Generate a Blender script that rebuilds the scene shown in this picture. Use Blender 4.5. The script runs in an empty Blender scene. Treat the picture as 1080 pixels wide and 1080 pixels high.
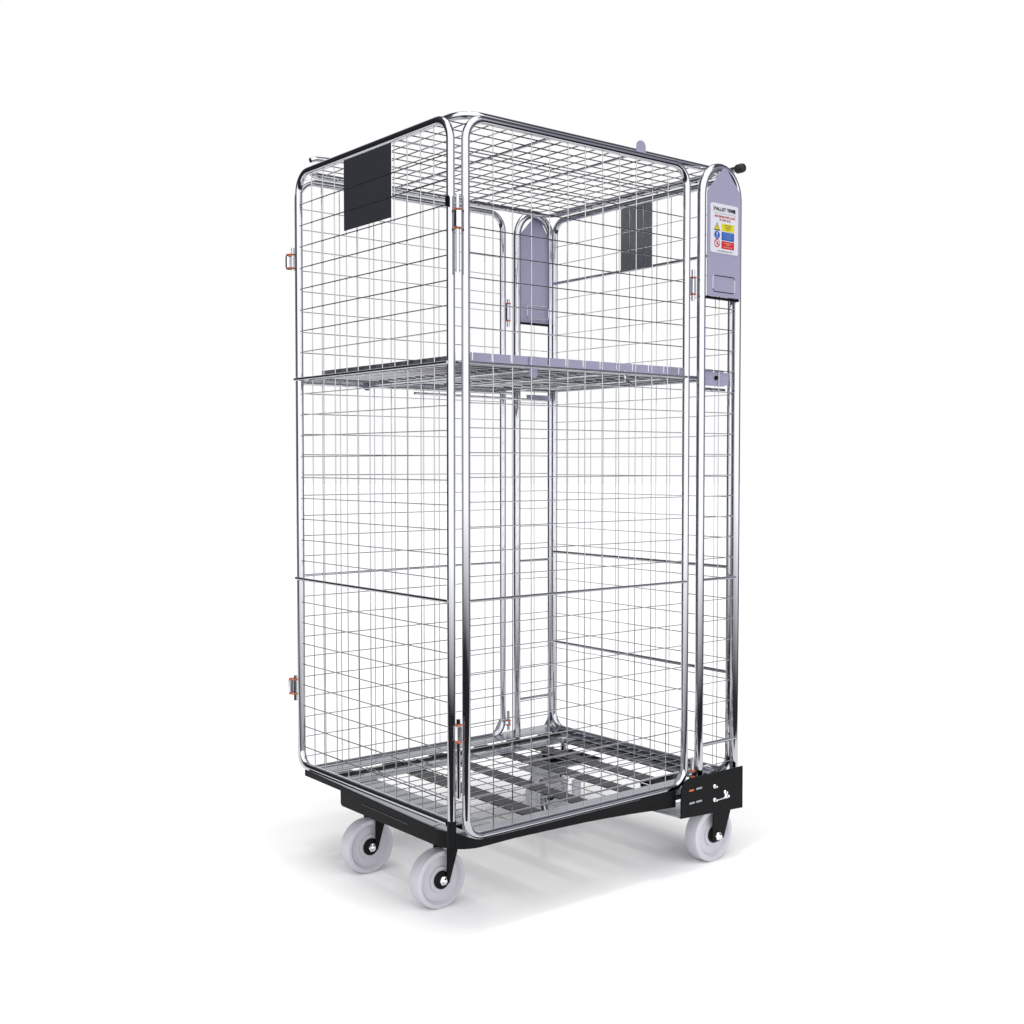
import bpy, bmesh, math, random
from mathutils import Vector, Matrix
random.seed(7)
S = bpy.context.scene
COL = S.collection
DZ = 0.066                      # measured heights are above a datum 66 mm over the floor
ORG = Vector((0.46, 0.37, 0.0)) # the container's own base point

# ---------------------------------------------------------------- materials
def new_mat(name):
    m = bpy.data.materials.new(name); m.use_nodes = True
    return m, m.node_tree.nodes, m.node_tree.links, m.node_tree.nodes['Principled BSDF']
def noise_rough(m, scale, lo, hi, stretch=(1, 1, 1)):
    N, L, b = m.node_tree.nodes, m.node_tree.links, m.node_tree.nodes['Principled BSDF']
    tc = N.new('ShaderNodeTexCoord'); mp = N.new('ShaderNodeMapping'); mp.inputs['Scale'].default_value = stretch
    n = N.new('ShaderNodeTexNoise'); n.inputs['Scale'].default_value = scale; n.inputs['Detail'].default_value = 4
    r = N.new('ShaderNodeMapRange'); r.inputs['To Min'].default_value = lo; r.inputs['To Max'].default_value = hi
    L.new(tc.outputs['Object'], mp.inputs['Vector']); L.new(mp.outputs['Vector'], n.inputs['Vector'])
    L.new(n.outputs['Fac'], r.inputs['Value']); L.new(r.outputs['Result'], b.inputs['Roughness'])
    return n
def mat(name, col, metal=0.0, rough=0.4, vary=0.04, scale=30, stretch=(1, 1, 1), spec=0.5, cvar=0.0):
    m, N, L, b = new_mat(name)
    b.inputs['Base Color'].default_value = (*col, 1)
    b.inputs['Metallic'].default_value = metal
    b.inputs['Specular IOR Level'].default_value = spec
    n = noise_rough(m, scale, max(.02, rough - vary), rough + vary, stretch)
    if cvar:
        mx = N.new('ShaderNodeMix'); mx.data_type = 'RGBA'
        mx.inputs['A'].default_value = (*[c * (1 - cvar) for c in col], 1)
        mx.inputs['B'].default_value = (*[min(1, c * (1 + cvar)) for c in col], 1)
        L.new(n.outputs['Fac'], mx.inputs['Factor']); L.new(mx.outputs['Result'], b.inputs['Base Color'])
    return m
ZINC = mat('bright_zinc_tube', (.51, .515, .545), 1, .06, .025, 14, (1, 1, .15))
WIRE = mat('bright_zinc_wire', (.50, .505, .53), 1, .14, .03)
WIREV = WIRE
PLATE = mat('bright_zinc_plate', (.93, .93, .97), 1, .12, .03, 8, cvar=.03)
LILAC = mat('lilac_reflection_plate', (.345, .338, .475), .0, .32, .06, 10, spec=.35, cvar=.03)  # lilac reflection on bare metal plates, put into the base colour
DPLATE = mat('dull_zinc_plate', (.48, .49, .52), 1, .30, .05, 8, cvar=.06)
GALV = mat('galvanised_steel', (.32, .35, .38), 1, .26, .08, 20, cvar=.12)
BLACK = mat('black_steel', (.006, .0065, .007), 0, .42, .08, 60, spec=.08, cvar=.3)  # near-black steel for base, bracket and castor forks
SLAT = mat('dark_grey_steel_slat', (.016, .016, .018), .3, .42, .08, 25, cvar=.2)
NYLON = mat('white_nylon_wheel', (.48, .475, .52), 0, .35, .05, 40, spec=.4, cvar=.02)
ORANGE = mat('orange_plastic_ring', (.45, .09, .012), 0, .4)
RUBBER = mat('black_rubber_cap', (.01, .01, .01), 0, .5)
BOLT = mat('bright_bolt', (.85, .85, .88), 1, .12, .03)
LAB = mat('label_white', (.72, .73, .80), 0, .45, .03, 80)
LYEL = mat('label_yellow', (.72, .62, .01), 0, .4)
LBLU = mat('label_blue', (.02, .10, .42), 0, .4)
LRED = mat('label_red', (.60, .01, .01), 0, .4)
LBLK = mat('label_black', (.01, .01, .015), 0, .4)
LORG = mat('label_orange', (.75, .35, .05), 0, .4)
LINK = mat('label_red_ink', (.55, .08, .04), 0, .4)

# ---------------------------------------------------------------- mesh helpers
class MB:
    def __init__(s): s.bm = bmesh.new(); s.mats = []; s.mi = 0
    def use(s, m):
        if m not in s.mats: s.mats.append(m)
        s.mi = s.mats.index(m); return s
    def _set(s, faces, smooth=False):
        for f in faces: f.material_index = s.mi; f.smooth = smooth
    def sweep(s, pts, r, closed=False, seg=10, cap=True):
        pts = [Vector(p) for p in pts]; n = len(pts); rings = []
        T = []
        for i in range(n):
            a = pts[i - 1] if (i > 0 or closed) else pts[i]
            b = pts[(i + 1) % n] if (i < n - 1 or closed) else pts[i]
            t1 = (pts[i] - a); t2 = (b - pts[i])
            t = (t1.normalized() if t1.length > 1e-9 else Vector()) + (t2.normalized() if t2.length > 1e-9 else Vector())
            T.append(t.normalized())
        up = Vector((0, 0, 1)) if abs(T[0].z) < .9 else Vector((1, 0, 0))
        u = T[0].cross(up).normalized()
        for i in range(n):
            u = (u - T[i] * u.dot(T[i])).normalized(); v = T[i].cross(u)
            rings.append([s.bm.verts.new(pts[i] + (u * math.cos(k * 2 * math.pi / seg) + v * math.sin(k * 2 * math.pi / seg)) * r) for k in range(seg)])
        F = []
        for i in range(n if closed else n - 1):
            A, B = rings[i], rings[(i + 1) % n]
            for k in range(seg):
                F.append(s.bm.faces.new((A[k], A[(k + 1) % seg], B[(k + 1) % seg], B[k])))
        s._set(F, True)
        if cap and not closed:
            s._set([s.bm.faces.new(rings[0][::-1]), s.bm.faces.new(rings[-1])])
        return s
    def bar(s, a, b, r, seg=8): return s.sweep([a, b], r, False, seg)
    def box(s, x0, x1, y0, y1, z0, z1, bev=0.0):
        g = bmesh.ops.create_cube(s.bm, size=1)
        M = Matrix.Translation(((x0 + x1) / 2, (y0 + y1) / 2, (z0 + z1) / 2)) @ Matrix.Diagonal((abs(x1 - x0), abs(y1 - y0), abs(z1 - z0), 1))
        bmesh.ops.transform(s.bm, matrix=M, verts=g['verts'])
        fs = {f for v in g['verts'] for f in v.link_faces}
        s._set(fs)
        if bev > 0:
            es = {e for f in fs for e in f.edges}
            r = bmesh.ops.bevel(s.bm, geom=list(es), offset=bev, segments=2, affect='EDGES')
            s._set(r['faces'])
        return s
    def prism(s, poly, axis, a, b, bev=0.0):
        """poly: (u,v) list; axis 'x': u=y,v=z; 'y': u=x,v=z; 'z': u=x,v=y; from a to b along the axis"""
        def P(u, v, w): return {'x': (w, u, v), 'y': (u, w, v), 'z': (u, v, w)}[axis]
        A = [s.bm.verts.new(P(u, v, a)) for u, v in poly]; B = [s.bm.verts.new(P(u, v, b)) for u, v in poly]
        n = len(poly); F = [s.bm.faces.new(A), s.bm.faces.new(B[::-1])]
        for i in range(n): F.append(s.bm.faces.new((A[i], B[i], B[(i + 1) % n], A[(i + 1) % n])))
        s._set(F)
        bmesh.ops.recalc_face_normals(s.bm, faces=F)
        if bev > 0:
            es = list({e for f in F[:2] for e in f.edges})
            r = bmesh.ops.bevel(s.bm, geom=es, offset=bev, segments=1, affect='EDGES'); s._set(r['faces'])
        return s
    def lathe(s, prof, c, axis='y', seg=48):
        """prof: (radius, along) list about an axis through c"""
        rings = []
        for r, h in prof:
            ring = []
            for k in range(seg):
                a = 2 * math.pi * k / seg; u, v = r * math.cos(a), r * math.sin(a)
                p = {'y': (c[0] + u, c[1] + h, c[2] + v), 'z': (c[0] + u, c[1] + v, c[2] + h), 'x': (c[0] + h, c[1] + u, c[2] + v)}[axis]
                ring.append(s.bm.verts.new(p))
            rings.append(ring)
        F = []
        for A, B in zip(rings, rings[1:]):
            for k in range(seg): F.append(s.bm.faces.new((A[k], A[(k + 1) % seg], B[(k + 1) % seg], B[k])))
        s._set(F, True)
        c1 = [s.bm.faces.new(rings[0][::-1]), s.bm.faces.new(rings[-1])]
        s._set(c1); bmesh.ops.recalc_face_normals(s.bm, faces=F + c1)
        return s
    def build(s, name, m=None, parent=None, sharp=True):
        me = bpy.data.meshes.new(name)
        off = Vector((0, 0, DZ)) - ORG
        bmesh.ops.translate(s.bm, verts=s.bm.verts, vec=off)
        s.bm.to_mesh(me); s.bm.free()
        for mm in (s.mats or [m]): me.materials.append(mm)
        if sharp: me.set_sharp_from_angle(angle=math.radians(40))
        o = bpy.data.objects.new(name, me); COL.objects.link(o)
        if parent is not None: o.parent = parent
        return o

def arc_path(corners, radii, seg=8, closed=True):
    """polyline with rounded corners"""
    out = []; n = len(corners); C = [Vector(c) for c in corners]
    for i in range(n):
        if not closed and i in (0, n - 1): out.append(C[i]); continue
        p, q, r = C[i - 1], C[i], C[(i + 1) % n]; R = radii[i]
        if R <= 0: out.append(q); continue
        a = (p - q).normalized(); b = (r - q).normalized()
        h = a.angle(b) / 2; d = R / math.tan(h); cen = q + (a + b).normalized() * (R / math.sin(h))
        s0 = q + a * d - cen; s1 = q + b * d - cen; tot = s0.angle(s1); ax = s0.cross(s1).normalized()
        for k in range(seg + 1): out.append(cen + Matrix.Rotation(tot * k / seg, 3, ax) @ s0)
    return out

# ---------------------------------------------------------------- the container
root = bpy.data.objects.new('roll_container', None); COL.objects.link(root); root.location = ORG
root['label'] = 'tall zinc wire mesh roll cage with open shelf, lid and white wheels'
root['category'] = 'roll cage'
root.empty_display_size = .2

R = .0095
WZ = [1.669 - .0551 * k for k in range(27)]       # mesh heights
CROSS_A = {8: 1.2125, 18: .6845}
ZT = 1.75
HW, VW, XB = .00150, .00130, .0041

# --- front gate in the plane x = 0
gate = MB().sweep(arc_path([(0, .0197, .150), (0, .0197, ZT), (0, .698, ZT), (0, .698, .185), (0, .03, .185)], [0, .05, .05, .04, 0], closed=False), R, seg=16).build('front_gate', ZINC, root)
m = MB()
for k, z in enumerate(WZ):
    if k in CROSS_A: continue
    m.bar((-.0024, .0197, z), (-.0024, .698, z), HW, 6)
for y in [.63, .573, .516, .459, .406, .353, .297, .243, .189, .135, .083]:
    m.bar((0, y, .187), (0, y, 1.75), VW, 6)
m.build('wire_mesh', WIRE, gate)
for z in CROSS_A.values(): MB().bar((-.009, .019, z), (-.009, .71, z), XB, 10).build('crossbar', ZINC, gate)
MB().box(-.0017, -.0003, .2515, .468, 1.567, 1.742, .0006).build('sign_plate', PLATE, gate)

# --- side panels in the planes y = 0 and y = .759
BX = [.103, .159, .215, .27, .327, .382, .439, .495, .552, .609, .665]
def side_panel(Y, x0, out):
    fr = MB().sweep(arc_path([(x0, Y, .150), (x0, Y, ZT), (.7348, Y, ZT), (.7348, Y, .150)], [.045, .05, .05, .045]), R, True, 16).build('side_panel', ZINC, root)
    m = MB()
    for k, z in enumerate(WZ + [WZ[-1] - .0551]):
        if k in (8, 18): continue
        m.bar((x0, Y + out * .0024, z + .006), (.7348, Y + out * .0024, z + .006), HW * .9, 6)
    for x in BX: m.bar((x, Y, .152), (x, Y, ZT), VW, 6)
    m.build('wire_mesh', WIRE, fr)
    for z in (1.2125, .6845): MB().bar((x0, Y + out * .006, z), (.735, Y + out * .006, z), XB * .85, 10).build('crossbar', ZINC, fr)
    return fr
side_panel(0, .0262, -1)
side_panel(.759, .031, 1)

# --- narrow end frames carrying the notice plates
SHIFT = Vector((-.0085, -.0075, -.0027))      # the near plate is riveted on the front of its tubes
def end_frame(Y, out):
    x0, x1, zt, rr = .791, .931, 1.766, .0115
    path = [Vector((x0, Y, .13))]
    for k in range(17):
        a = math.pi - math.pi * k / 16
        path.append(Vector(((x0 + x1) / 2 + (x1 - x0) / 2 * math.cos(a), Y, zt - .078 + .078 * math.sin(a))))
    path.append(Vector((x1, Y, .13)))
    fr = MB().sweep(path, rr, False, 16).build('end_frame', ZINC, root)
    m = MB()
    for k, z in enumerate(WZ + [WZ[-1] - .0551]):
        if k in (18,) or z > 1.42: continue
        m.bar((x0, Y + out * .002, z + .006), (x1, Y + out * .002, z + .006), HW * .9, 6)
    m.bar(((x0 + x1) / 2, Y, .15), ((x0 + x1) / 2, Y, 1.43), VW, 6)
    m.build('wire_mesh', WIRE, fr)
    for z in (.6845, .2491): MB().bar((x0, Y + out * .006, z), (x1 + .004, Y + out * .006, z), XB, 10).build('crossbar', ZINC, fr)
    pl = MB()
    yp = Y - out * .001 if out < 0 else Y - .004
    poly = [(.807, 1.43), (.936, 1.43), (.936, 1.705), (.882, 1.763), (.878, 1.766), (.872, 1.766), (.867, 1.763), (.807, 1.700)]
    if out > 0: poly = [(u if u < .9 else .92, v) for u, v in poly]
    pl.use(LILAC); pl.prism(poly, 'y', Y + out * .004, Y + out * .007)
    pl.use(ZINC)
    # pressed rounded rectangle rib
    for yy in (Y - .0068, Y + .0068) if out > 0 else (Y - .0072,):
        pl.sweep(arc_path([(.827, yy, 1.442), (.913, yy, 1.442), (.913, yy, 1.484), (.827, yy, 1.484)], [.009] * 4, 4), .0013, True, 6)
    if out < 0: bmesh.ops.translate(pl.bm, verts=pl.bm.verts, vec=SHIFT)
    o = pl.build('notice_plate', LILAC, root)
    fl_ = MB().box(.805, .937, Y - .004, Y + .006, 1.423, 1.4295, .001)
    if out < 0: bmesh.ops.translate(fl_.bm, verts=fl_.bm.verts, vec=SHIFT)
    fl_.build('plate_flange', BLACK, o)
    return o
plateC = end_frame(0, -1)
end_frame(.759, 1)

# --- safety label (flat print on the near plate)
def txt(mb, s, u, v, size, m, y, width=None, bold=0.0):
    cu = bpy.data.curves.new('t', 'FONT'); cu.body = s; cu.size = size; cu.align_x = 'CENTER'; cu.align_y = 'CENTER'
    cu.resolution_u = 2; cu.offset = bold
    o = bpy.data.objects.new('t', cu); COL.objects.link(o)
    bpy.context.view_layer.update()
    me = bpy.data.meshes.new_from_object(o.evaluated_get(bpy.context.evaluated_depsgraph_get()))
    xs = [p.co.x for p in me.vertices]; w = max(xs) - min(xs); k = width / w if width else 1
    mb.use(m); base = len(mb.bm.verts)
    vs = [mb.bm.verts.new((u + p.co.x * k, y, v + p.co.y)) for p in me.vertices]
    F = []
    for f in me.polygons:
        try: F.append(mb.bm.faces.new([vs[i] for i in f.vertices]))
        except ValueError: pass
    mb._set(F)
    bpy.data.objects.remove(o); bpy.data.curves.remove(cu); bpy.data.meshes.remove(me)
lb = MB(); lb.use(LAB)
Y0 = -.0072
def rrect(x0, x1, z0, z1, r, n=5):
    P = []
    for cx, cz, a0 in ((x1 - r, z1 - r, 0), (x0 + r, z1 - r, 90), (x0 + r, z0 + r, 180), (x1 - r, z0 + r, 270)):
        for k in range(n + 1):
            a = math.radians(a0 + 90 * k / n); P.append((cx + r * math.cos(a), cz + r * math.sin(a)))
    return P
lb.prism(rrect(.8165, .925, 1.543, 1.671, .006), 'y', Y0, Y0 - .0008)
def flat(m, poly, lvl=1): lb.use(m); lb.prism(poly, 'y', Y0 - .0008 - .0003 * (lvl - 1), Y0 - .0008 - .0003 * lvl)
def rect(m, x0, x1, z0, z1, lvl=1): flat(m, [(x0, z0), (x1, z0), (x1, z1), (x0, z1)], lvl)
def disc(m, cx, cz, r, lvl=1, n=24): flat(m, [(cx + r * math.cos(2 * math.pi * k / n), cz + r * math.sin(2 * math.pi * k / n)) for k in range(n)], lvl)
YT = Y0 - .0018
rect(LORG, .8265, .8285, 1.650, 1.664)
txt(lb, 'PALLET', .8525, 1.6565, .0120, LBLK, YT, .046, .0003)
txt(lb, 'TOWER', .8965, 1.6565, .0118, LBLK, YT, .034, .0007)
rect(LAB, .83, .916, 1.6462, 1.6468); rect(LBLK, .832, .915, 1.6462, 1.6466, 2)
txt(lb, 'MAXIMUM SAFE LOAD', .872, 1.6380, .0078, LINK, YT, .080, .0002)
txt(lb, 'IS 500 KG', .872, 1.6295, .0074, LINK, YT, .042, .0002)
# rows: yellow warning, blue mandatory, red prohibition
tri = lambda cx, cz, r: [(cx - r, cz - r * .78), (cx + r, cz - r * .78), (cx, cz + r * .98)]
flat(LBLK, tri(.8415, 1.6105, .0120)); flat(LYEL, tri(.8415, 1.6105, .0088), 2)
rect(LBLK, .8408, .8422, 1.6085, 1.6140, 3); rect(LBLK, .8408, .8422, 1.6055, 1.6070, 3)
disc(LBLU, .8415, 1.5895, .0108); rect(LAB, .8402, .8428, 1.5880, 1.5970, 2); rect(LAB, .8402, .8428, 1.5825, 1.5855, 2)
disc(LRED, .8415, 1.5680, .0110); disc(LAB, .8415, 1.5680, .0082, 2)
flat(LBLK, [(.8395, 1.5640), (.8437, 1.5640), (.8437, 1.5720), (.8395, 1.5720)], 3)
flat(LRED, [(.8345, 1.5735), (.8362, 1.5752), (.8485, 1.5627), (.8468, 1.5610)], 4)
rect(LYEL, .8590, .9085, 1.6015, 1.6210); rect(LBLU, .8590, .9085, 1.5775, 1.5995); rect(LRED, .8590, .9085, 1.5555, 1.5755)
def lines(zs, ws, m):
    for z, w in zip(zs, ws): rect(m, .8838 - w / 2, .8838 + w / 2, z - .0007, z + .0007, 2)
LYD = mat('label_yellow_ink', (.16, .14, .01), 0, .4); LBP = mat('label_blue_ink', (.12, .25, .60), 0, .4); LRP = mat('label_red_panel_ink', (.75, .35, .33), 0, .4)
lines([1.6175, 1.6135, 1.6095, 1.6055], [.030, .020, .024, .012], LYD)
lines([1.5965, 1.593, 1.5895, 1.586, 1.5825], [.036, .040, .034, .040, .030], LBP)
lines([1.5705, 1.5665, 1.5605], [.030, .016, .034], LRP)
txt(lb, 'www.pallettower.com', .8715, 1.5490, .0062, LBLK, YT, .058)
bmesh.ops.translate(lb.bm, verts=lb.bm.verts, vec=SHIFT)
lb.build('safety_label', None, plateC)

# --- back panel in the plane x = .9306
xD = .9306
bp = MB().sweep(arc_path([(xD, .019, .15), (xD, .019, ZT), (xD, .742, ZT), (xD, .742, .15)], [.045] * 4), R, True, 16).build('back_panel', ZINC, root)
m = MB()
for k, z in enumerate(WZ + [WZ[-1] - .0551]):
    m.bar((xD + .0024, .019, z + .002), (xD + .0024, .742, z + .002), HW * .85, 6)
for k in range(12): m.bar((xD, .075 + .0553 * k, .152), (xD, .075 + .0553 * k, ZT), VW * .8, 6)
m.build('wire_mesh', WIRE, bp)
for z in (1.5564, .71, .4241): MB().bar((xD - .005, .019, z), (xD - .005, .742, z), .0047, 10).build('crossbar', ZINC, bp)
MB().box(xD + .003, xD + .005, .319, .448, 1.5535, 1.742, .0006).build('sign_plate', DPLATE, bp)
# hinge bar along the top with its black end cap
hb = MB().bar((xD + .012, .006, 1.778), (xD + .012, .745, 1.778), .0085, 14).build('hinge_bar', ZINC, root)
MB().lathe([(.0085, 0), (.0122, .001), (.0125, -.016), (.0105, -.021), (.004, -.0225)], (xD + .012, .010, 1.778), 'y', 24).build('end_cap', RUBBER, hb)

# --- lid
ZL = 1.764
lid = MB().sweep(arc_path([(.036, .020, ZL), (.905, .020, ZL), (.905, .735, ZL), (.036, .735, ZL)], [.055] * 4), .0088, True, 16).build('lid', ZINC, root)
m = MB()
xs = [.135 + .0525 * k - .05 for k in range(16)]
for x in [.078, .130, .182, .243, .350, .404, .459, .507, .617, .668, .720, .772, .824, .868]:
    m.bar((x, .018, ZL - .006), (x, .735, ZL - .006), HW, 6)
for y in [.068, .119, .170, .221, .322, .373, .424, .540, .591, .642, .690]:
    m.bar((.028, y, ZL - .0085), (.905, y, ZL - .0085), HW, 6)
m.build('wire_mesh', WIRE, lid)
for x in (.307, .565): MB().bar((x, .018, ZL - .005), (x, .735, ZL - .005), .0034, 10).build('crossbar', ZINC, lid)
for y in (.270, .490): MB().bar((.028, y, ZL - .010), (.905, y, ZL - .010), .0022, 10).build('crossbar', ZINC, lid)
MB().prism([(.573 - .0155, 1.760), (.573 + .0155, 1.760)] + [(.573 + .0155 * math.cos(math.pi * k / 10), 1.777 + .0135 * math.sin(math.pi * k / 10)) for k in range(11)], 'y', .004, .0065).build('lid_tab', LILAC, lid)
MB().sweep(arc_path([(.110, .70, 1.803), (.052, .70, 1.799), (.036, .70, 1.793)], [0, .006, 0], 4, False), .0068, False, 10).build('lid_latch', ZINC, lid)

# --- shelf hinged halfway up
ZS = 1.217
shf = MB()
shf.sweep(arc_path([(.045, .045, ZS), (.90, .045, ZS), (.90, .735, ZS), (.045, .735, ZS)], [.02] * 4, 4), .005, True, 10)
shelf = shf.build('shelf', GALV, root)
m = MB()
for k in range(15): m.bar((.045, .09 + .0445 * k, ZS + .002), (.90, .09 + .0445 * k, ZS + .002), .0026, 8)
m.build('wire_mesh', WIRE, shelf)
for x in (.25, .47, .69): MB().box(x - .014, x + .014, .045, .735, ZS - .009, ZS - .0065).build('slat', GALV, shelf)
MB().box(.045, .9, .70, .735, ZS - .004, ZS - .002).build('slat', GALV, shelf)
# notched upstand along the near and gate sides, with thin slots between the teeth
def lip(axis, a, b, fixed, n, z0, z1):
    m = MB(); w = (b - a) / n
    for k in range(n):
        u0, u1 = a + k * w + .0035, a + (k + 1) * w - .0035
        if axis == 'x': m.box(u0, u1, fixed, fixed + .0015, z0, z1)
        else: m.box(fixed, fixed + .0015, u0, u1, z0, z1)
    if axis == 'x': m.box(a, b, fixed - .0005, fixed + .0025, z0 - .001, z0 + .001)
    else: m.box(fixed - .0005, fixed + .0025, a, b, z0 - .001, z0 + .001)
    return m
m = MB()
m.box(.05, .785, .038, .0395, 1.2195, 1.2235)
edges = [.050] + [.0745 + .0562 * k for k in range(13)] + [.785]
for a, b_ in zip(edges, edges[1:]): m.box(a + .002, b_ - .002, .038, .0395, 1.2235, 1.2405)
m.build('shelf_lip', LILAC, shelf)
MB().box(.030, .0315, .045, .635, 1.212, 1.2325).build('shelf_lip', DPLATE, shelf)
MB().bar((.034, .75, 1.2055), (.76, .742, 1.2055), .004, 8).build('shelf_rail', ZINC, shelf)
MB().bar((.40, .748, 1.193), (.905, .748, 1.188), .004, 8).build('shelf_rail', ZINC, shelf)
for (x, y, zt, zb) in ((.250, .034, 1.2405, 1.190), (.234, .738, 1.218, 1.194)):
    MB().prism([(x - .012, zt), (x - .012, zb + .006), (x - .006, zb), (x + .006, zb), (x + .012, zb + .006), (x + .012, zt)], 'y', y, y + .002).build('shelf_tab', LILAC, shelf)
MB().sweep(arc_path([(.552, .036, 1.222), (.552, .036, 1.197), (.572, .036, 1.192)], [0, .008, 0], 4, False), .0035, False, 8).build('shelf_hook', ZINC, shelf)
hk = [(.806, 1.195), (.880, 1.194), (.903, 1.200), (.903, 1.230), (.884, 1.231), (.882, 1.237), (.850, 1.237), (.848, 1.230), (.842, 1.230), (.840, 1.238), (.806, 1.238)]
hp = MB().prism(hk, 'y', .003, .0055).build('shelf_bracket', LILAC, shelf)
MB().lathe([(.001, -.006), (.0055, -.005), (.0055, 0)], (.851, .003, 1.216), 'y', 12).build('bolt', BLACK, hp)
MB().prism([(.82, 1.188), (.91, 1.188), (.91, 1.204), (.82, 1.204)], 'y', .745, .7475).build('shelf_bracket', LILAC, shelf)
MB().bar((.79, .01, 1.186), (.895, .01, 1.186), .004, 8).build('shelf_rail', ZINC, shelf)

# --- base
bs = MB(); bs.use(BLACK)
def plan(rad=.075):
    P = [(-.016, .656, .166, .181), (-.016, .474, .165, .177), (-.016, .4735, .133, .177), (-.016, .468, .1275, .176), (-.016, .30, .128, .172), (-.016, .20, .129, .170)]
    for k in range(9):
        a = math.radians(180 + 90 * k / 8)
        P.append((-.016 + rad + rad * math.cos(a), -.014 + rad + rad * math.sin(a), .1295, (.167, .167, .167, .166, .165, .160, .154, .149, .146)[k]))
    for x, zb in ((.15, .1305), (.26, .128), (.37, .125), (.45, .121), (.53, .116), (.605, .110), (.689, .104)): P.append((x, -.014, zb, .1455))
    return P
def ribbon(mb, P, th):
    rings = []
    for i, (x, y, zb, zt) in enumerate(P):
        a = Vector(P[max(i - 1, 0)][:2]); b_ = Vector(P[min(i + 1, len(P) - 1)][:2]); t = (b_ - a).normalized(); n = Vector((-t.y, t.x)) * th
        rings.append([mb.bm.verts.new(v) for v in ((x, y, zt), (x, y, zb), (x + n.x, y + n.y, zb), (x + n.x, y + n.y, zt))])
    F = [mb.bm.faces.new(rings[0]), mb.bm.faces.new(rings[-1][::-1])]
    for A_, B_ in zip(rings, rings[1:]):
        for k in range(4): F.append(mb.bm.faces.new((A_[k], A_[(k + 1) % 4], B_[(k + 1) % 4], B_[k])))
    mb._set(F, True); bmesh.ops.recalc_face_normals(mb.bm, faces=F)
ribbon(bs, plan(), .004)
base = bs.build('base_frame', None, root)
MB().bar((0, .0197, .134), (0, .0197, .192), .0106, 16).build('dark_reflection_sleeve', BLACK, base)  # added black sleeve standing in for the dark reflection at the post foot
m = MB()   # bright top ledges of the sills
m.prism([(.08, .1660), (.66, .1715), (.66, .1735), (.08, .1680)], 'x', -.012, .022)
m.box(.06, .77, -.008, .045, .1530, .1555); m.box(.06, .93, .705, .770, .1505, .153); m.box(.06, .93, .690, .704, .1500, .1525); m.box(.89, .95, .02, .74, .1415, .144)
m.box(.022, .055, .045, .69, .1500, .1525)
m.build('top_ledge', GALV, base)
m = MB()
m.box(.07, .93, .762, .766, .135, .150); m.box(.945, .949, .02, .74, .11, .141)
m.build('inner_skirt', BLACK, base)
# a fine crease along the gate-side skirt
m = MB(); m.bar((-.0165, .17, .1515), (-.0165, .37, .154), .0008, 6)
m.build('crease', GALV, base)
# slats of the floor
for x0, x1, mm in ((.105, .165, GALV), (.265, .325, SLAT), (.425, .475, SLAT), (.59, .64, SLAT), (.715, .765, SLAT), (.84, .89, SLAT)):
    MB().box(x0, x1, .045, .72, .1370, .1400, .0006).build('slat', mm, base)
for y0, y1, mm in ((.585, .640, GALV), (.655, .688, BLACK)):  # the black bar paints in the shaded side below the far light bar
    MB().box(.055, .89, y0, y1, .1403, .1425, .0006).build('cross_slat_and_shade', mm, base)
m = MB()
for k in range(14): m.bar((.03, .06 + .0475 * k, .1475), (.93, .06 + .0475 * k, .1475), .0014, 6)
for k in range(5): m.bar((.20 + .16 * k, .03, .1450), (.20 + .16 * k, .70, .1450), .0014, 6)
m.build('floor_mesh', WIRE, base)
# castor mounting plates in the corners
for x0, x1, y0, y1 in ((.05, .15, .09, .19), (.05, .15, .46, .56)):
    MB().box(x0, x1, y0, y1, .118, .1225, .001).build('mount_plate', GALV, base)
MB().box(.735, .895, .06, .13, .10, .1045, .001).build('mount_plate', GALV, base)
MB().box(.735, .895, .47, .64, .100, .1045, .001).build('mount_plate', GALV, base)
MB().box(.60, .70, .40, .52, .112, .116, .001).build('mount_plate', GALV, base)
MB().bar((.845, .60, .1045), (.845, .60, .150), .010, 16).build('post', ZINC, base)

# --- black fixed-castor bracket at the near right corner
bk = MB(); bk.use(BLACK)
poly = [(.689, .078), (.929, .064), (.929, .177), (.722, .177)]
for k in range(1, 6):
    a = math.radians(90 + 90 * k / 6); poly.append((.722 + .033 * math.cos(a), .144 + .033 * math.sin(a)))
bk.prism(poly + [(.689, .144)], 'y', -.034, -.030, .0005)
bracket = bk.build('corner_bracket', None, root)
MB().prism([(.60, .111), (.689, .078), (.929, .065), (.929, .068), (.689, .081), (.60, .113)], 'y', -.030, .085).build('bracket_floor', GALV, bracket)
MB().box(.66, .929, .083, .086, .082, .158).build('bracket_back', PLATE, bracket)
def slot(x0, x1, z):
    MB().prism(rrect(x0, x1, z - .0026, z + .0026, .0025, 4), 'y', -.0345, -.0362).build('slot_insert', GALV, bracket)
slot(.716, .738, .113); slot(.742, .765, .147); slot(.742, .765, .113)
MB().prism(rrect(.716, .734, .1435, .1485, .0024, 4), 'y', -.0345, -.0362).build('slot_insert', ORANGE, bracket)
for x, z, r in ((.814, .142, .0065), (.814, .106, .0065), (.861, .109, .008), (.855, .120, .006)):
    MB().lathe([(r, 0), (r, -.003), (r * .8, -.005), (r * .45, -.006), (r * .45, -.010)], (x, -.034, z), 'y', 12).build('bolt', BOLT, bracket)
MB().bar((.819, -.0365, .104), (.856, -.0365, .105), .0022, 8).build('pin', BOLT, bracket)

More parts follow.
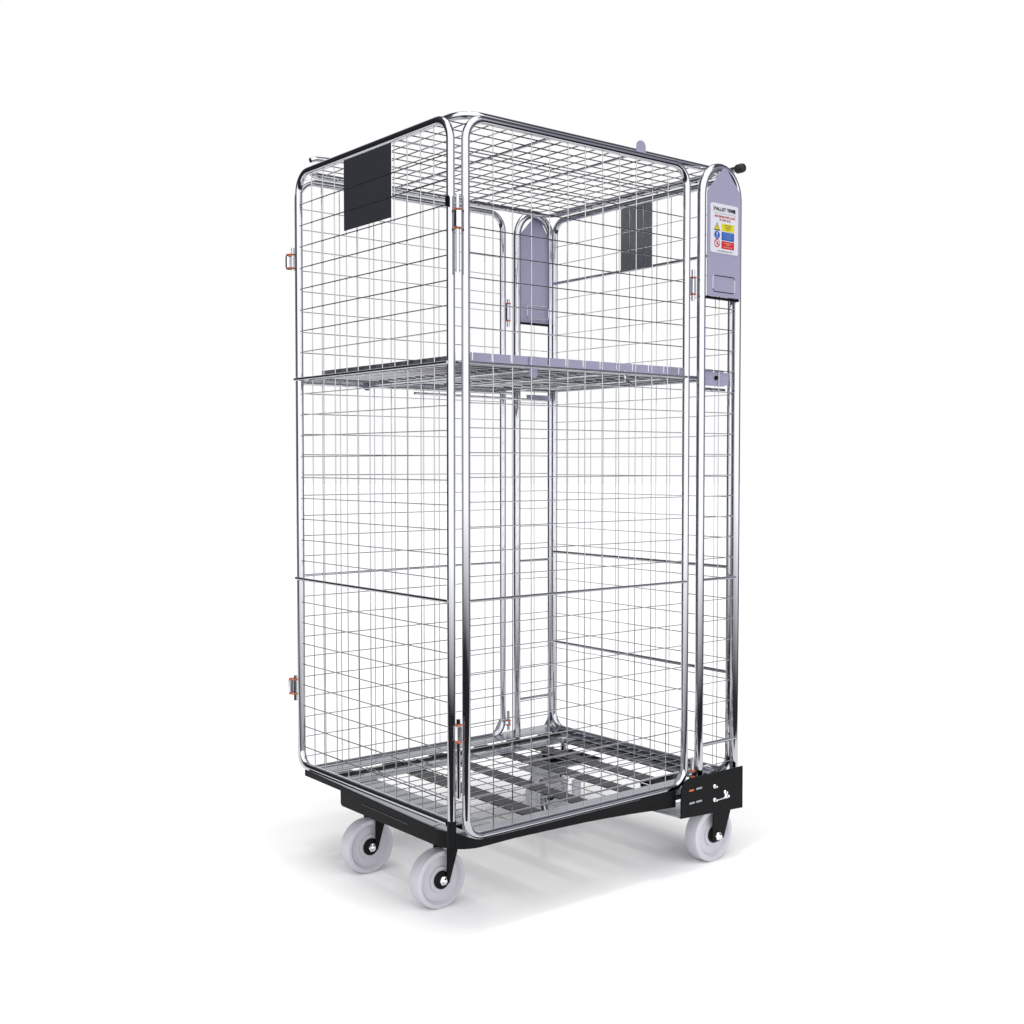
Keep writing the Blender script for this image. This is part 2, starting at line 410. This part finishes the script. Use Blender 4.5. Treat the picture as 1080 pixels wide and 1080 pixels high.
# --- castors
def castor(hub, fixed):
    x, y, z = hub; r = z + .066
    t_ = .040
    # fork: tapering black cheek plates either side of the wheel
    f = MB(); f.use(BLACK)
    if fixed:
        for yy in (y - .010, y + t_ + .006):
            P = [(x - .012, .085), (x + .060, .085), (x + .026, z - .010)] + [(x + .017 * math.cos(math.radians(a)), z + .017 * math.sin(math.radians(a))) for a in range(-30, -181, -30)]
            f.prism(P, 'y', yy, yy + .004)
        f.box(x - .012, x + .060, y - .010, y + t_ + .010, .081, .086)
    else:
        for yy in (y - .010, y + t_ + .006):
            P = [(x + .010, .128), (x + .052, .128), (x + .048, .100), (x + .014, z - .008), (x + .008, z - .004)]
            f.prism(P, 'y', yy, yy + .004)
        f.box(x - .0, x + .052, y - .010, y + t_ + .010, .112, .118, .001)
        f.lathe([(.016, 0), (.020, .01), (.020, .02)], (x + .030, y + t_ / 2, .105), 'z', 20)
    c = f.build('castor', None, root)
    w = MB()
    w.lathe([(.020, .004), (.030, .004), (.031, .009), (.052, .010), (.056, .004), (.0585, 0), (r - .004, .0005), (r - .001, .002), (r, .005), (r, t_ - .005), (r - .002, t_), (.057, t_), (.052, t_ - .006), (.02, t_ - .004)][0:], (x, y, z), 'y', 72)
    w.build('wheel', NYLON, c)
    MB().lathe([(.0215, .004), (.0215, -.001), (.019, -.003), (.010, -.003)], (x, y, z), 'y', 32).build('hub_cap', BLACK, c)
    MB().lathe([(.0120, -.003), (.0115, -.008), (.007, -.010), (.0045, -.0155), (.002, -.016)], (x, y - (.008 if fixed else 0), z), 'y', 6).build('axle_bolt', BOLT, c)
castor((.074, .160, .003), False)
castor((.074, .474, .003), False)
castor((.832, -.020, .006), True)
castor((.760, .560, .003), False)
# brake levers of the hidden swivel castor
bl = MB()
bl.prism([(.62, .045), (.665, .045), (.690, .060), (.690, .100), (.675, .105), (.62, .090)], 'y', .44, .445)
bl.box(.62, .69, .40, .44, .085, .088)
MB_ = bl.build('brake_housing', NYLON, root)
MB().sweep([(.585, .40, .097), (.54, .34, .095), (.50, .29, .080), (.485, .265, .062)], .011, False, 10).build('brake_pedal', GALV, MB_)
MB().bar((.700, .38, .03), (.700, .38, .09), .013, 14).build('brake_post', NYLON, MB_)

# --- hinges: hook rods with orange rings
def hinge(x, y, ztop, zbot, r1, r2, dx=0, dy=0, rr=.0048):
    o = MB().bar((x, y, zbot), (x, y, ztop), rr, 12).build('hinge_rod', ZINC, root)
    ext = MB().box(x + dx - .006, x + dx + .006, y + dy - .006, y + dy + .006, r2 + .002, r1 - .002, .0015)
    ext.build('hinge_clip', PLATE, o)
    for z in (r1, r2):
        MB().sweep([(x + .5 * dx + math.cos(k * math.pi / 8) * (.0066 + abs(dx) * .5), y + .5 * dy + math.sin(k * math.pi / 8) * (.0066 + abs(dy) * .5), z) for k in range(16)], .0020, True, 6).build('hinge_ring', ORANGE, o)
    return o
hinge(.004, -.001, 1.577, 1.408, 1.545, 1.504)
hinge(.004, -.001, .424, .247, .411, .373)
hinge(.006, .744, 1.565, 1.505, 1.547, 1.511, -.006, .014)
hinge(.006, .744, .418, .350, .407, .368, -.006, .014)
hinge(.756, .759, 1.495, 1.41, 1.482, 1.429, 0, 0)
hinge(.760, 0, 1.490, 1.41, 1.470, 1.427, 0, 0)
hinge(.756, .759, .22, .16, .190, .176, 0, 0)
hinge(.762, -.004, .22, .15, .186, .170, 0, 0)
MB().box(-.015, -.011, .008, .020, 1.552, 1.574, .0008).build('latch_stop', BLACK, gate)
MB().box(-.014, -.010, -.006, .006, .412, .434, .0008).build('latch_stop', BLACK, gate)
# gusset feet of the tubes
for x, y in ((.735, .0), (.79, .0), (.735, .759), (.931, .745)):
    MB().prism([(x - .035, .158), (x + .004, .158), (x + .004, .215), (x - .004, .205)], 'y', y - .001 + .004, y + .001 + .004).build('gusset', GALV, base)

# ---------------------------------------------------------------- floor sheet (white studio paper)
import math as _m
fm, N, L, b = new_mat('white_paper_floor')
b.inputs['Base Color'].default_value = (.96, .957, .95, 1); b.inputs['Roughness'].default_value = .9; b.inputs['Specular IOR Level'].default_value = 0.0
noise_rough(fm, 3, .85, .95)
bm = bmesh.new()
AZ = math.radians(51.06)
CAM = Vector((-1.5487, -2.1107, .9897 + DZ))
F2 = Vector((math.cos(AZ), math.sin(AZ), 0)); R2 = Vector((math.sin(AZ), -math.cos(AZ), 0))
base_pt = Vector((CAM.x, CAM.y, 0))
NEAR = 2.0
ring = [base_pt + F2 * NEAR - R2 * 1.42, base_pt + F2 * NEAR + R2 * 1.4, base_pt + F2 * 60 + R2 * 42, base_pt + F2 * 60 - R2 * 43]
bm.faces.new([bm.verts.new(v) for v in ring])
me = bpy.data.meshes.new('floor'); bm.to_mesh(me); bm.free(); me.materials.append(fm)
fl = bpy.data.objects.new('floor', me); COL.objects.link(fl); fl['kind'] = 'structure'

# ---------------------------------------------------------------- surround (world), bands added for reflections: white behind, dark side, cool side
W = bpy.data.worlds.new('World'); S.world = W; W.use_nodes = True
N, L = W.node_tree.nodes, W.node_tree.links
bg = N['Background']; bg.inputs['Strength'].default_value = 1.0
tc = N.new('ShaderNodeTexCoord')
def mth(op, a, b_=None, clamp=False):
    n = N.new('ShaderNodeMath'); n.operation = op; n.use_clamp = clamp
    for i, v in enumerate((a, b_)):
        if v is None: continue
        if isinstance(v, (int, float)): n.inputs[i].default_value = v
        else: L.new(v, n.inputs[i])
    return n.outputs[0]
sep = N.new('ShaderNodeSeparateXYZ'); L.new(tc.outputs['Generated'], sep.inputs[0])
X, Y, Z = sep.outputs
fwd = mth('ADD', mth('MULTIPLY', X, F2.x), mth('MULTIPLY', Y, F2.y))
rgt = mth('ADD', mth('MULTIPLY', X, R2.x), mth('MULTIPLY', Y, R2.y))
ang = mth('ARCTAN2', rgt, fwd)              # -pi..pi, + = right of the view
fac = mth('ADD', mth('MULTIPLY', ang, 1 / (2 * math.pi)), .5)
def A(deg): return deg / 360 + .5
ramp = N.new('ShaderNodeValToRGB'); L.new(fac, ramp.inputs[0]); cr = ramp.color_ramp
BW = (1.0, 1.0, 1.0); BACK = (1.95, 1.95, 1.97); LAV = (.42, .42, .50)
stops = [(-180, BACK), (-119, BACK), (-110, (.18, .18, .21)), (-86, (.10, .10, .115)), (-76, (.035, .037, .042)), (-38.5, (.03, .032, .037)), (-36, BW), (36, BW), (39, (.10, .10, .13)), (70, (.16, .16, .22)), (82, LAV), (103.5, LAV), (106, BACK), (180, BACK)]
while len(cr.elements) < len(stops): cr.elements.new(.5)
for e, (d, c) in zip(cr.elements, stops): e.position = A(d)
for e, (d, c) in zip(cr.elements, stops): e.color = (*c, 1)
# higher up, darker bands added to darken reflections in the top tubes
ramp2 = N.new('ShaderNodeValToRGB'); L.new(fac, ramp2.inputs[0]); cr2 = ramp2.color_ramp
DK = (.11, .11, .13)
stops2 = [(-180, BACK), (-116, BACK), (-104, DK), (-40, (.05, .05, .06)), (-30, (.3, .3, .32)), (30, (.3, .3, .32)), (40, DK), (100, DK), (112, BACK), (180, BACK)]
while len(cr2.elements) < len(stops2): cr2.elements.new(.5)
for e, (d, c) in zip(cr2.elements, stops2): e.position = A(d)
for e, (d, c) in zip(cr2.elements, stops2): e.color = (*c, 1)
mz = N.new('ShaderNodeMapRange'); L.new(Z, mz.inputs['Value']); mz.inputs['From Min'].default_value = .45; mz.inputs['From Max'].default_value = .53
mxz = N.new('ShaderNodeMix'); mxz.data_type = 'RGBA'
L.new(mz.outputs[0], mxz.inputs['Factor']); L.new(ramp.outputs[0], mxz.inputs['A']); L.new(ramp2.outputs[0], mxz.inputs['B'])
# overhead: added bright cap filling the floor; below the horizon: dark zone added for reflections
up = N.new('ShaderNodeMapRange'); L.new(Z, up.inputs['Value']); up.inputs['From Min'].default_value = .89; up.inputs['From Max'].default_value = .93
mx = N.new('ShaderNodeMix'); mx.data_type = 'RGBA'
L.new(up.outputs[0], mx.inputs['Factor']); L.new(mxz.outputs['Result'], mx.inputs['A']); mx.inputs['B'].default_value = (2.45, 2.45, 2.45, 1)
dn = N.new('ShaderNodeMapRange'); L.new(Z, dn.inputs['Value']); dn.inputs['From Min'].default_value = -.05; dn.inputs['From Max'].default_value = -.19
fd = N.new('ShaderNodeMapRange'); L.new(fwd, fd.inputs['Value']); fd.inputs['From Min'].default_value = .75; fd.inputs['From Max'].default_value = .55
dd = mth('MULTIPLY', dn.outputs[0], fd.outputs[0])
mx2 = N.new('ShaderNodeMix'); mx2.data_type = 'RGBA'
L.new(dd, mx2.inputs['Factor']); L.new(mx.outputs['Result'], mx2.inputs['A']); mx2.inputs['B'].default_value = (.03, .03, .035, 1)
L.new(mx2.outputs['Result'], bg.inputs['Color'])

# ---------------------------------------------------------------- lamp overhead
la = bpy.data.lights.new('overhead_lamp', 'AREA'); la.shape = 'DISK'; la.size = .28; la.energy = 36
lo = bpy.data.objects.new('overhead_lamp', la); COL.objects.link(lo)
tgt = Vector((.46, .35, 0)); lo.location = tgt + Vector((-.055, -.08, 1)).normalized() * 6.0
lo.location = tgt + Vector((-.055 * 6, -.08 * 6, 6))
lo.rotation_euler = (tgt - lo.location).to_track_quat('-Z', 'Y').to_euler()

# ---------------------------------------------------------------- camera
cd = bpy.data.cameras.new('Camera'); cam = bpy.data.objects.new('Camera', cd); COL.objects.link(cam)
cam.location = CAM; cd.sensor_width = 36; cd.lens = 36 * 1254.2 / 1080; cd.clip_end = 300
cd.shift_x = .0002; cd.shift_y = -.0058
pt = math.radians(-2.0444)
Fw = Vector((F2.x * math.cos(pt), F2.y * math.cos(pt), math.sin(pt)))
cam.rotation_euler = Fw.to_track_quat('-Z', 'Y').to_euler()
S.camera = cam
S.view_settings.view_transform = 'Standard'; S.view_settings.look = 'None'; S.view_settings.exposure = 0; S.view_settings.gamma = 1
S.view_settings.use_curve_mapping = False
S.render.engine = 'CYCLES'
